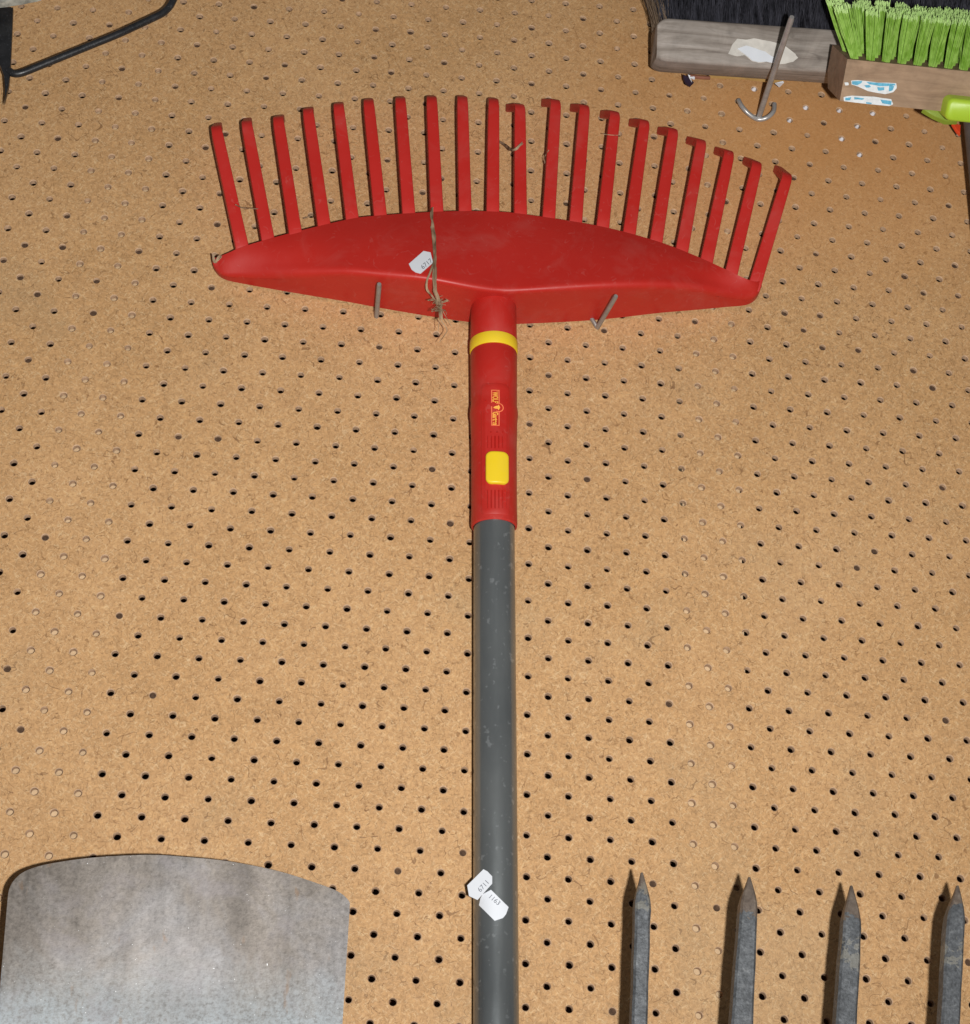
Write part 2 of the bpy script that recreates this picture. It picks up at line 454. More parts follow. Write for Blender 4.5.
def col_points(c):
    (bx, by, bh), (rx, ry, rh), (tx, ty, thh) = c
    B = P(bx, by, bh)
    if rh is None: rh = max(.010, height_to(Vector((B.x, 0, B.z)), (rx, ry)))
    return B, P(rx, ry, rh), P(tx, ty, thh)
CP = [col_points(c) for c in cols]
B_ = smooth_path([c[0] for c in CP], 5); R_ = smooth_path([c[1] for c in CP], 5); T_ = smooth_path([c[2] for c in CP], 5)
def head_mesh():
    bm = bmesh.new(); rings = []
    for k, (B, R, T) in enumerate(zip(B_, R_, T_)):
        ring = [B, B.lerp(R, .35), B.lerp(R, .7)]
        f = min(.0042 + .002 * min(1, abs(R.x + .03) / .12), (B - R).length * .38, (T - R).length * .3)
        a = R + (B - R).normalized() * f; b = R + (T - R).normalized() * f
        for i in range(6):
            t = i / 5; ring.append(a * (1 - t) ** 2 + R * 2 * t * (1 - t) + b * t * t)
        for i in range(1, 10):
            t = i / 10; p = b.lerp(T, t); p = p + Vector((0, -.0016 * math.sin(math.pi * t) * min(1, (T - R).length / .03), 0)); ring.append(p)
        ring.append(T)
        ring.append(T + Vector((0, min(.008, -T.y * .5), 0)))
        Tb = ring[-1]
        ring.append(Tb.lerp(B, .5) + Vector((0, .001, 0)))
        rings.append(ring)
    ring_sweep(bm, rings)
    bmesh.ops.recalc_face_normals(bm, faces=bm.faces)
    return bm
hb = head_mesh(); head_bvh = BVHTree.FromBMesh(hb)
head = link('rake_head', hb, M['red'], rake, True, 32)
# moulded ribs and scars on the head are too faint to model; tines next
tine_px = [((214, 126), (242, 245)), ((244.5, 121), (268.5, 241)), ((276, 116.5), (295.7, 233.5)), ((306, 108.5), (324.6, 227)),
           ((336.6, 103.5), (352.6, 220)), ((366.7, 99.5), (380.6, 216)), ((398.6, 97.5), (409, 213.6)), ((430, 96.5), (437.2, 212.2)),
           ((460.8, 96.5), (465.4, 211.7)), ((492.2, 98.8), (493, 212)), ((518.5, 103.5), (520.7, 213.6)), ((554.4, 99.3), (549, 217)),
           ((583.3, 104.5), (576, 220.5)), ((613.8, 111), (603, 226.5)), ((643.5, 119.5), (629.5, 233)), ((672.2, 128), (656.5, 240)),
           ((700.4, 139.5), (682, 251)), ((728.3, 150.5), (706.5, 262)), ((756.2, 161.8), (731.5, 273)), ((786.5, 174), (755.5, 283))]
hook_px = {10: (510, 104), 11: (545.7, 99), 12: (574.5, 104), 13: (604.5, 110.5), 14: (633.5, 119), 15: (662, 127.2), 16: (691, 136.8), 17: (719, 147.3), 18: (748, 157.5), 19: (779, 166)}
HT = .027
for k, (tip, root) in enumerate(tine_px):
    hr = {0: .0205, 1: .0232, 16: .0255, 17: .0242, 18: .0222, 19: .0180}.get(k, .0268)
    c = P(tip[0] + 1.8, tip[1], HT); r = P(*root, hr); d = (c - r).normalized()
    r0 = r - d * .004 + Vector((0, .0025, 0))
    flat_d = Vector((d.x, 0, d.z)).normalized()
    if k in hook_px:
        e = P(*hook_px[k], .004)
    else:
        e = c + Vector((-.0005 if k < 2 else .0008, 0, .0200 if k < 2 else .0190)); e.y = -.004
    mid = c.lerp(e, .5)
    path = [r0] + [r + d * .001] + [r.lerp(c, t) for t in (.12, .3, .5, .7, .85)] + round_corners([r.lerp(c, .86), c, e], .006, 6)[1:]
    w0, w1 = .0092, .0073
    side = Vector((d.z, 0, -d.x)).normalized()
    bm = bmesh.new(); rings = []; L = len(path)
    for q, p in enumerate(path):
        t = (path[min(q + 1, L - 1)] - path[max(q - 1, 0)]).normalized()
        inn = side.cross(t).normalized()
        if inn.y < 0 or (abs(inn.y) < .2 and inn.dot(-flat_d) < 0): inn = -inn
        f = q / (L - 1); w = (w0 + (w1 - w0) * min(1, f * 1.6)) / 2
        dep = .0070 if q < L - 7 else .0070 - .0012 * (q - (L - 7)) / 6
        if q == L - 1: w *= .8
        b = .0009; pts2 = [(-w + b, 0), (w - b, 0), (w - b * .3, b * .3), (w, b), (w, dep - b), (w - b, dep), (-w + b, dep), (-w, dep - b), (-w, b), (-w + b * .3, b * .3)]
        rings.append([p + side * a + inn * z for a, z in pts2])
    ring_sweep(bm, rings)
    link('tine', bm, M['red_dusty'], rake, True, 40)

# socket sleeve, band, button; axis runs from the head down to the tube
AX0 = P(493.6, 318, .0215); AX1 = P(494.2, 528, .0190); AX2 = P(496.2, 1024, .0150)
ax = (AX1 - AX0).normalized()                       # pointing down
def zax(py, h=.036):
    """distance along the sleeve axis for a feature seen at image height py on its front"""
    p = P(494, py, h); return (p - AX0).dot(ax)
def lathe(bm, o, axis, prof, n=48):
    u = Vector((1, 0, 0)); u = (u - axis * u.dot(axis)).normalized(); w = axis.cross(u)
    rings = [[o + axis * s + (u * math.cos(a) + w * math.sin(a)) * r for a in (2 * math.pi * i / n for i in range(n))] for s, r in prof]
    ring_sweep(bm, rings)
S = {k: zax(k) for k in (300, 331, 347, 376, 396, 402, 412, 524)}
end = (AX1 - AX0).length
S[347] = zax(342.6)
bm = bmesh.new()
SPROF = [(-.045, .004), (-.038, .0105), (-.025, .0138), (S[300], .0152), (S[331] - .0008, .01545), (S[331], .0151), (S[347], .0151), (S[347] + .0008, .01545),
                    (S[376], .0152), (S[396], .0151), (S[396] + .003, .0156), (S[402] + .002, .0158), (S[412], .0152), (S[412] + .02, .0147), (end - .012, .01455),
                    (end - .003, .01475), (end - .0008, .0146), (end, .0138), (end, .01335), (end - .004, .0133)]
lathe(bm, AX0, ax, SPROF)
bmesh.ops.recalc_face_normals(bm, faces=bm.faces)
sleeve_bvh = BVHTree.FromBMesh(bm)
sleeve = link('socket_sleeve', bm, M['red'], rake, True, 40)
bm = bmesh.new()
lathe(bm, AX0, ax, [(S[331] + .0001, .0149), (S[331] + .0002, .01565), (S[331] + .0008, .0159), (S[347] - .0008, .0159), (S[347] - .0002, .01565), (S[347] - .0001, .0149)])
band = link('collar_band', bm, M['yellow'], sleeve, True, 50)
tag(band, 'yellow ring round the red socket')

def on_sleeve(x, s, off):
    """x metres right of the sleeve's front line, s metres down the axis, off metres above the surface"""
    u = Vector((1, 0, 0)); u = (u - ax * u.dot(ax)).normalized(); w = ax.cross(u)
    if w.y > 0: w = -w
    rb = .0147
    for (s0, r0_), (s1, r1_) in zip(SPROF, SPROF[1:]):
        if s0 <= s <= s1 and s1 > s0 and s < end - .002: rb = r0_ + (r1_ - r0_) * (s - s0) / (s1 - s0); break
    a = x / .0147; R = rb + off
    # the front line faces the camera a little to the left
    return AX0 + ax * s + (u * math.sin(a) + w * math.cos(a)) * R
PXM = 1 / 1560.0
def sx(px): return (px - 494.0) * PXM
# the line of the sleeve facing the camera is turned slightly; measure it from the ray hits
def sleeve_uv(px, py):
    o, d = ray(px, py); hit = sleeve_bvh.ray_cast(o, d)[0]
    u = Vector((1, 0, 0)); u = (u - ax * u.dot(ax)).normalized(); w = ax.cross(u)
    if w.y > 0: w = -w
    if hit is None: hit = P(px, py, .034)
    v = hit - AX0; return math.atan2(v.dot(u), v.dot(w)) * .0147, v.dot(ax)
def rr_patch(px0, py0, px1, py1, rad, off, sink=.0012, n=16, bev=.0004):
    """raised rounded rectangle wrapped on the sleeve, given by its image corners"""
    xa, sa = sleeve_uv(px0, (py0 + py1) / 2); xb, _ = sleeve_uv(px1, (py0 + py1) / 2)
    cx = (px0 + px1) / 2; sa = sleeve_uv(cx, py0)[1]; sb = sleeve_uv(cx, py1)[1]
    bm = bmesh.new(); out = []
    loops = []
    def outline(inset):
        pts = []; r = max(rad - inset, .0001)
        for (ox, oy, a0) in ((xb - rad, sa + rad, -90), (xb - rad, sb - rad, 0), (xa + rad, sb - rad, 90), (xa + rad, sa + rad, 180)):
            for i in range(6):
                a = math.radians(a0 + 90 * i / 5); pts.append((ox + r * math.cos(a), oy + r * math.sin(a)))
        # subdivide the horizontal runs so the patch follows the curve
        res = []
        for i, p in enumerate(pts):
            q = pts[(i + 1) % len(pts)]; res.append(p); L = abs(p[0] - q[0]); m = int(L / .0015)
            for t in range(1, m): res.append((p[0] + (q[0] - p[0]) * t / m, p[1] + (q[1] - p[1]) * t / m))
        return res
    o1 = outline(0); 
    cxm = (xa + xb) / 2; csm = (sa + sb) / 2
    hw = (xb - xa) / 2; hs = (sb - sa) / 2
    def shrink(k): return [(cxm + (x - cxm) * (1 - k / hw), csm + (y - csm) * (1 - k / hs)) for x, y in o1]
    rings = [[on_sleeve(x, y, -sink) for x, y in o1], [on_sleeve(x, y, off - bev) for x, y in o1], [on_sleeve(x, y, off - bev * .3) for x, y in shrink(bev * .4)], [on_sleeve(x, y, off) for x, y in shrink(bev)]]
    for t in [1 - q / 14 for q in range(1, 14)] + [.02]:
        rings.append([on_sleeve(cxm + (x - cxm) * t, csm + (y - csm) * t, off) for x, y in shrink(bev)])
    ring_sweep(bm, rings)
    return bm
link('grip_panel', rr_patch(481.5, 383, 509.5, 514, .003, .0004, bev=.0003), M['red'], sleeve, True, 50)
b_ = link('release_button', rr_patch(486.6, 452.5, 507.0, 484.5, .0034, .0028, bev=.0009), M['yellow'], sleeve, True, 50)
tag(b_, 'yellow push button with rounded corners')
def rib(px, py0, py1, w=.0006, off=.0010):
    bm = bmesh.new()
    x, s0 = sleeve_uv(px, py0); _, s1 = sleeve_uv(px, py1)
    ring = []
    pts = [on_sleeve(x - w, s0, .0002), on_sleeve(x, s0 + .0004, off), on_sleeve(x + w, s0, .0002)]
    pts2 = [on_sleeve(x - w, s1, .0002), on_sleeve(x, s1 - .0004, off), on_sleeve(x + w, s1, .0002)]
    ring_sweep(bm, [pts, pts2])
    link('grip_rib' if py1 - py0 > 3 else 'grip_dot', bm, M['red'], sleeve, True, 60)
for px in (488, 491.5, 495, 498.5, 502, 505.5): rib(px, 436, 449)
for px in (488, 491.5, 495, 498.5, 502, 505.5): rib(px, 490, 509)
for px, py in ((486, 401), (506.5, 402), (491, 432.5), (497, 432.5), (502.5, 432.5)): rib(px, py - .8, py + .8, .0006, .0014)

# printed mark: outlined box, lettering and a round emblem
def wrap_mesh(name, verts2d, faces, mat, off, parent):
    bm = bmesh.new(); vs = [bm.verts.new(on_sleeve(x, s, off)) for x, s in verts2d]
    for f in faces:
        try: bm.faces.new([vs[i] for i in f])
        except ValueError: pass
    return link(name, bm, mat, parent, False)
def text_mesh(body, size, bold=0):
    cu = bpy.data.curves.new('txt', 'FONT'); cu.body = body; cu.size = size; cu.align_x = 'CENTER'; cu.align_y = 'CENTER'; cu.offset = bold
    ob = bpy.data.objects.new('txt', cu); C.objects.link(ob)
    dg = bpy.context.evaluated_depsgraph_get(); dg.update()
    me = bpy.data.meshes.new_from_object(ob.evaluated_get(dg))
    vs = [v.co.copy() for v in me.vertices]; fs = [tuple(p.vertices) for p in me.polygons]
    bpy.data.objects.remove(ob); bpy.data.meshes.remove(me); bpy.data.curves.remove(cu)
    return vs, fs
mx0, ms0 = sleeve_uv(491.3, 390.5); mx1, ms1 = sleeve_uv(499.2, 426.5)
verts = []; faces = []
def rect2(x0, s0, x1, s1):
    b = len(verts); verts.extend([(x0, s0), (x1, s0), (x1, s1), (x0, s1)]); faces.append((b, b + 1, b + 2, b + 3))
t_ = .00058
ecx, ecs = sleeve_uv(498.2, 408.2); er = .0031
for a, b, c, d in ((mx0, ms0, mx0 + t_, ms1), (mx0 + t_, ms0, mx1, ms0 + t_), (mx0 + t_, ms1 - t_, mx1, ms1), (mx1 - t_, ms0 + t_, mx1, ecs - er * .96), (mx1 - t_, ecs + er * .96, mx1, ms1 - t_)):
    rect2(a, b, c, d)
n = 28
for i in range(n):
    a0 = math.radians(-118 + 236 * i / n); a1 = math.radians(-118 + 236 * (i + 1) / n); b = len(verts)
    for a, r in ((a0, er), (a1, er), (a1, er - t_), (a0, er - t_)): verts.append((ecx + r * math.cos(a), ecs + r * math.sin(a)))
    faces.append((b, b + 1, b + 2, b + 3))
wrap_mesh('printed_frame', verts, faces, M['coral'], .00100, sleeve)
verts = []; faces = []
for body, c0, c1, size in (('WOLF', 392.3, 403.6, .0041), ('Garten', 412.6, 425.6, .0036)):
    vs, fs = text_mesh(body, size, size * .035)
    xs = [v.x for v in vs]; ys = [v.y for v in vs]
    s0 = sleeve_uv(495, c0)[1]; s1 = sleeve_uv(495, c1)[1]; xm = (mx0 + mx1) / 2
    k = (s1 - s0) / (max(xs) - min(xs)); kk = .0034 / (max(ys) - min(ys)); ym = (max(ys) + min(ys)) / 2
    b = len(verts)
    for v in vs: verts.append((xm + (v.y - ym) * kk, s0 + (v.x - min(xs)) * k))
    faces += [tuple(i + b for i in f) for f in fs]
# emblem: a small animal head, snout to the left, two ears
head2 = [(-1.0, .15), (-.75, -.2), (-.3, -.45), (.1, -.5), (.25, -.95), (.5, -.45), (.62, 0), (.5, .45), (.25, .95), (.1, .5), (-.3, .45), (-.75, .35)]
b = len(verts); verts += [(ecx - .0006 + x * .0024, ecs + y * .0021) for x, y in head2]; faces.append(tuple(range(b, b + len(head2))))
wrap_mesh('printed_lettering', verts, faces, M['orange'], .00106, sleeve)

# handle tube
def tube_r(t): return .0130
bm = bmesh.new()
hd = (AX2 - AX1).normalized()
pts = [AX1 - hd * .05 + hd * t for t in [0, .05, .1, .15, .2, .25, .3, .35, .4, .46, .52, .6, .7, .8]]
tube(bm, pts, .0130, 56)
bmesh.ops.recalc_face_normals(bm, faces=bm.faces)
handle_bvh = BVHTree.FromBMesh(bm)
handle = link('handle', bm, M['tube'], rake, True, 40)

# stickers
def surf(bvh, px, py, off):
    o, d = ray(px, py); loc, nor, _, _ = bvh.ray_cast(o, d)
    if loc is None: return None
    if nor.dot(d) > 0: nor = -nor
    return loc + nor * off
def sticker(poly, place, text, tc, ang, size, ink_amt, label):
    """poly in image points; place(px, py, off) puts a point on the surface"""
    cx = sum(p[0] for p in poly) / len(poly); cy = sum(p[1] for p in poly) / len(poly)
    bm = bmesh.new(); rings = []
    dens = []
    for a, b in zip(poly, poly[1:] + poly[:1]):
        for t in (0, .33, .66): dens.append((a[0] + (b[0] - a[0]) * t, a[1] + (b[1] - a[1]) * t))
    for k, off in ((1, .0002), (1, .0006), (.8, .0006), (.6, .0006), (.4, .0006), (.2, .0006), (.04, .0006)):
        rings.append([place(cx + (x - cx) * k, cy + (y - cy) * k, off) for x, y in dens])
    ring_sweep(bm, rings)
    o = link('price_sticker', bm, M['label'], rake, True, 50); tag(o, label)
    vs, fs = text_mesh(text, size); ca, sa = math.cos(ang), math.sin(ang)
    bm = bmesh.new()
    V = [bm.verts.new(place(tc[0] + v.x * ca + v.y * sa, tc[1] + v.x * sa - v.y * ca, .00075)) for v in vs]
    for f in fs:
        try: bm.faces.new([V[i] for i in f])
        except ValueError: pass
    link('printed_number', bm, M['ink'], o, False)
def on_head(px, py, off): return surf(head_bvh, px, py, off) or P(px, py, .038 + off)
def on_tube(px, py, off): return surf(handle_bvh, px, py, off) or P(px, py, .026 + off)
sticker([(423.5, 251.6), (430.4, 253), (433, 263.2), (420.6, 274), (415.5, 272.7), (411.6, 270), (408.8, 264.5)], on_head, '6717', (426.6, 264.8), math.radians(-39), 6.4, 1, 'white price sticker printed 6717 on the rake head')
def tangent(px, py, off):
    # leans off the tube to the left
    p = P(490, py, .0295); h = -p.y + (px - 490) * .00028
    return P(px, py, h + off)
sticker([(483.4, 869.2), (487.5, 871.4), (492.2, 876.4), (492.2, 883.6), (477.5, 900), (469, 896), (467.2, 885.4)], tangent, '6711', (483.6, 886), math.radians(-47), 7, 1, 'white price sticker printed 6711 sticking out past the left of the tube')
sticker([(491.2, 890), (508, 907.3), (505.6, 914.5), (502.5, 918.3), (494.7, 921), (479.7, 905.4), (481, 899), (483, 894.5)], on_tube, '1163', (494.4, 900.2), math.radians(41), 6.6, .5, 'white price sticker printed 1163 on the front of the tube')

# ------------------------------------------------------------------ wire pegs
def wire_peg(root, tip, r, label, foot, group='wire pegs holding up the red rake'):
    t = thing('wire_peg', P(*root, 0), label, 'peg', group)
    base = P(*root, .0); h = height_to(base, tip)
    e = P(*tip, h)
    bm = bmesh.new(); b0 = Vector((base.x, -.002, base.z))
    tube(bm, [b0, b0.lerp(e, .3), b0.lerp(e, .6), b0.lerp(e, .96), e], lambda q: r if q < .9 else r * .8, 12)
    link('prong', bm, M['wire'], t)
    if not foot: return
    # the bent foot beside the prong that enters the neighbouring hole
    bm = bmesh.new()
    f1 = b0 + Vector((-.0005, -.0005, 0)); f2 = b0 + Vector((-.0045, -.0016, .0062)); f3 = b0 + Vector((-.0052, .004, .0095))
    tube(bm, smooth_path([f1, f2, f3], 5), r * .85, 10)
    link('foot', bm, M['wire'], t)
wire_peg((376.3, 318), (379.3, 284), .00165, 'short grey steel peg under the left half of the red rake head', False)
wire_peg((597, 329), (616, 296), .00165, 'short grey steel peg under the right half of the red rake head', True)
t = thing('wire_hook', P(759, 117, 0), 'long steel wire hook with a curved anchor foot, holding the grey wooden broom', 'hook')
root = P(758.5, 118, .003); hh = height_to(P(758.5, 118, 0), (792, 17)); e = P(792, 17, hh)
bm = bmesh.new(); tube(bm, [root, root.lerp(e, .25), root.lerp(e, .5), root.lerp(e, .75), root.lerp(e, .98), e], lambda q: .0021 if q < .97 else .0016, 14)
link('shaft', bm, M['darkwire'], t)
bm = bmesh.new()
arc = [P(738.5, 100, .006), P(742, 106.5, .0075), P(749, 114, .006), P(758, 119.3, .004), P(767, 117.6, .006), P(773.5, 111.5, .0075), P(774.5, 104, .006)]
tube(bm, smooth_path(arc, 6), .0017, 12)
link('anchor_foot', bm, M['darkwire'], t)

# ------------------------------------------------------------------ dry roots caught on the rake
def strand(bm, pxs, r, jit=.6, place=None):
    pts = []
    for px, py, h in pxs:
        px += random.uniform(-jit, jit); py += random.uniform(-jit, jit)
        p = None
        if h is None: p = surf(head_bvh, px, py, .0009 + random.random() * .0006)
        if p is None: p = P(px, py, (h if h is not None else .036))
        pts.append(p)
    tube(bm, smooth_path(pts, 5), lambda q: r * (1 - .5 * q), 6)
bm = bmesh.new()
main = [(431.5, 208, .029), (431.8, 218, None), (432, 228, None), (434, 240, None), (434.5, 252, None), (434.5, 262, None), (434.5, 272, None)]
low = [(434.5, 270, None), (434.3, 276, None), (434.5, 283, .0475), (435.5, 291, .046), (438, 300, .0415), (440, 309, .0405), (441, 318, .039)]
left = [(434, 262, None), (430.5, 272, None), (427.5, 279, .0475), (426.5, 284, .0475), (427.5, 290, .045), (432, 296, .042), (437, 303, .041)]
for k in range(22): strand(bm, main[2:] if k > 3 else main, .00050, 1.5)
for k in range(16): strand(bm, low, .0006, 1.6)
for k in range(7): strand(bm, left, .00045, .7)
for k in range(16):
    x = 438 + random.uniform(-4, 4); y = 306 + random.uniform(-9, 6)
    strand(bm, [(x, y, .041), (x + random.uniform(-7, 7), y + random.uniform(-3, 3), .0425), (x + random.uniform(-8, 8), y + random.uniform(-5, 5), .041)], .00035, 1)
strand(bm, [(439.5, 310, .040), (440.5, 319, .038), (447, 329.5, .034), (444, 336, .032), (439, 342.5, .03)], .0004, .2)
strand(bm, [(440, 316, .039), (438.8, 324, .037), (438.5, 331, .036)], .0003, .2)
strand(bm, [(442, 310, .04), (448, 320, .037), (452, 327, .035)], .00025, .3)
o = link('dried_root', bm, M['straw']); tag(o, 'brown dried root hanging down over the rake head beside its white sticker', 'dried root')
def straw(pts, label, n=2, r=.0004, jit=.5):
    bm = bmesh.new()
    for k in range(n): strand(bm, pts, r, jit)
    o = link('dry_straw', bm, M['straw']); tag(o, label, 'straw', 'bits of dry straw caught on the rake')
straw([(499, 141, .004), (506, 146, .012), (512, 150, .024), (516, 149, .030), (522, 143, .029)], 'brown twisted bit of straw caught across the eleventh tine from the left', 6, .00055, 1.1)
straw([(236, 205, .029), (242, 208, .02), (251, 209, .029), (258, 208.5, .029)], 'pale thread of straw bridging the two leftmost tines low down', 2, .0003)
straw([(302.5, 218, .002), (307, 217, .003), (313, 214.5, .002)], 'short curved straw lying on the pegboard between the third and fourth tines', 2, .0004)
straw([(603.5, 134.2, .028), (612, 135, .0285), (621, 135.2, .028)], 'thin pale straw lying across the fourteenth tine near its tip', 1, .0003, .1)
straw([(213, 255, .018), (215, 262, .018), (219, 258, .021), (221, 256, .021)], 'small frayed tuft of straw at the left corner of the rake head', 7, .0004, 1.3)
straw([(549, 150, .029), (544.5, 158, .02), (545, 164, .018)], 'tiny grey straw on the left side of the twelfth tine', 2, .0003, .5)

# ------------------------------------------------------------------ spade
sp = thing('spade', P(170, 1024, 0), 'worn grey steel spade blade with a curved cutting edge, hung blade up at lower left', 'spade')
top_px = [(7.5, 901), (9, 890), (13.5, 881), (22, 873), (36, 867), (56, 862.6), (93, 857.6), (148, 854.8), (186, 857), (230, 861.5), (278, 871), (315, 882.5), (336, 890.5), (345, 896.5), (349.5, 902), (349.8, 906)]
HB = .046
Ltop = P(9, 890, HB); Lbot = P(-3, 1024, HB); Rtop = P(350, 905, HB); Rbot = P(342.5, 1024, HB)
ld = (Lbot - Ltop).normalized(); rd = (Rbot - Rtop).normalized()
tops = smooth_path([P(x, y, HB) for x, y in top_px], 4)
bm = bmesh.new(); rows = 26; front = []
n = len(tops)
zb = Rbot.z - .13
for k, tp in enumerate(tops):
    u = k / (n - 1)
    lb = Ltop + ld * ((zb - Ltop.z) / ld.z); rb = Rtop + rd * ((zb - Rtop.z) / rd.z)
    uu = (tp.x - tops[0].x) / (tops[-1].x - tops[0].x)
    bt = lb.lerp(rb, uu)
    colv = []
    for j in range(rows + 1):
        v = j / rows; p = tp.lerp(bt, v)
        p.y += .006 * math.sin(math.pi * max(0, min(1, uu))) * min(1, v * 3)     # dished blade
        colv.append(p)
    front.append(colv)
fv = [[bm.verts.new(p) for p in c] for c in front]
bv = [[bm.verts.new(p + Vector((0, .0022, 0))) for p in c] for c in front]
for a in range(n - 1):
    for j in range(rows):
        bm.faces.new((fv[a][j], fv[a + 1][j], fv[a + 1][j + 1], fv[a][j + 1]))
        bm.faces.new((bv[a][j], bv[a][j + 1], bv[a + 1][j + 1], bv[a + 1][j]))
loop = [(a, 0) for a in range(n)] + [(n - 1, j) for j in range(1, rows + 1)] + [(a, rows) for a in range(n - 2, -1, -1)] + [(0, j) for j in range(rows - 1, 0, -1)]
for (a, j), (c, d) in zip(loop, loop[1:] + loop[:1]): bm.faces.new((fv[a][j], bv[a][j], bv[c][d], fv[c][d]))
es = [e for e in bm.edges if len(e.link_faces) == 2 and e.calc_face_angle(0) > 1.2 and min(v.co.y for v in e.verts) < -.0350]
bmesh.ops.bevel(bm, geom=es, offset=.0009, segments=2, profile=.5, affect='EDGES', material=1)
link('blade', bm, None, sp, True, 40, [M['spade'], M['rim']])
# socket and shaft below the frame
sc = P(170, 1024, HB) + Vector((0, -.002, -.11))
bm = bmesh.new(); tube(bm, [sc + Vector((0, 0, .06)), sc, sc + Vector((0, .002, -.12)), sc + Vector((0, .004, -.3))], lambda q: .012 + .007 * min(1, q * 2), 20); link('shaft', bm, M['oldwood'], sp)

# ------------------------------------------------------------------ digging fork
fk = thing('digging_fork', P(790, 1024, 0), 'garden fork with four blue grey pointed steel tines pointing up at lower right', 'fork')
HF = .088
forks = [((642.3, 872), (635.6, 907), (651.5, 905), (632.2, 1024), (647.8, 1024), 0), ((749.9, 876.5), (741.5, 910), (757.4, 904), (731.8, 1024), (753.6, 1024), 1),
         ((852, 885), (844.0, 926), (862, 924), (836.2, 1024), (857.4, 1024), 2), ((958.5, 885), (948.2, 922), (965.3, 918), (941.5, 1024), (960.5, 1024), 3)]
bots = []
for tip, sl, sr, bl, br, k in forks:
    T = P(*tip, HF - .004) + Vector((0, 0, .0)); SL = P(*sl, HF); SR = P(*sr, HF); BL = P(*bl, HF); BR = P(*br, HF)
    w = (SR - SL).length; mid = (SL + SR) / 2; bm = bmesh.new()
    down = ((BL + BR) / 2 - mid).normalized(); wb = (BR - BL).length; right = Vector((1, 0, 0))
    dep = .0105
    rings = []
    def ring(c, w, d, bev=.0013, yo=0):
        w /= 2; b = min(bev, w * .4)
        return [c + right * x + Vector((0, z + yo, 0)) for x, z in ((-w + b, 0), (w - b, 0), (w, b), (w, d - b), (w - b, d), (-w + b, d), (-w, d - b), (-w, b))]
    tipc = T
    rings.append(ring(tipc + Vector((0, .001, 0)), .0012, .0018, .0003))
    rings.append(ring(tipc.lerp(mid, .25), w * .36, .0045, .0006))
    rings.append(ring(tipc.lerp(mid, .6), w * .76, .008, .001))
    rings.append(ring(tipc.lerp(mid, .85), w * .95, .0098))
    rings.append(ring(mid + down * .002, w, dep))
    L = ((BL + BR) / 2 - mid).length
    for q in range(1, 7):
        p = mid + down * L * q / 6; p.y += random.gauss(0, .0002)
        rings.append(ring(p, w + (wb - w) * q / 6 + random.gauss(0, .00025), dep))
    for q in range(1, 6): rings.append(ring(mid + down * (L + .028 * q) + Vector((0, .0006 * q * q, 0)), wb + .0004 * q, dep))
    bots.append(rings[-1][0])
    vs = ring_sweep(bm, rings)
    fm = fork_material(k, T.z, (.012, .022, .020, .013)[k], (P(640, 893, HF).z, -9, P(850, 950, HF).z, P(955, 952, HF).z)[k])
    link('tine', bm, fm, fk, True, 30)
bm = bmesh.new(); a = bots[0]; b = bots[-1]
tube(bm, round_corners([a + Vector((0, .005, .006)), a + Vector((.004, .005, -.012)), b + Vector((.004, .005, -.012)), b + Vector((0, .005, .006))], .012), .0075, 14)
link('crossbar', bm, M['fork'], fk)

# ------------------------------------------------------------------ bristle tools
def frame(theta, slope=0.0, yaw=0.0):
    """x along the block, d towards the bristle tips (up and out), n the side face outwards"""
    t = math.radians(theta)
    x = Vector((1, -yaw, -slope)).normalized()
    d = Vector((0, -math.sin(t), math.cos(t))); d = (d - x * d.dot(x)).normalized()
    n = Vector((0, -math.cos(t), -math.sin(t))); n = (n - x * n.dot(x) - d * n.dot(d)).normalized()
    return x, d, n
def strand3(bm, p, q, r0, r1, bend=None, mat=0, tipped=False):
    d = (q - p).normalized(); u = d.orthogonal().normalized(); w = d.cross(u)
    mids = [p, (p + q) / 2 + (bend or Vector()), q]; rs = [r0, (r0 + r1) / 2, r1]; vs = []
    if tipped: mids.insert(2, mids[1].lerp(q, .86)); rs.insert(2, r1)
    for c, r in zip(mids, rs): vs.append([bm.verts.new(c + (u * math.cos(a) + w * math.sin(a)) * r) for a in (0, 2.094, 4.189)])
    for j, (a, b) in enumerate(zip(vs, vs[1:])):
        for k in range(3): bm.faces.new((a[k], a[(k + 1) % 3], b[(k + 1) % 3], b[k])).material_index = 1 if tipped and j == 2 else mat
    bm.faces.new(vs[-1]).material_index = 1 if tipped else mat
# black broom
o0 = P(657, 60.3, .046)        # lower front corner, left end
o1 = P(821, 71.5, .046)
X = (o1 - o0); sl = -X.z / X.x; xb, db, nb = frame(20, sl)
broom = thing('broom', P(760, 78, .03), 'wide broom with black bristles and weathered grey wooden head behind the green brush', 'broom')
Lb = .34; Hb = .0320; Wb = .027
bm = bmesh.new()
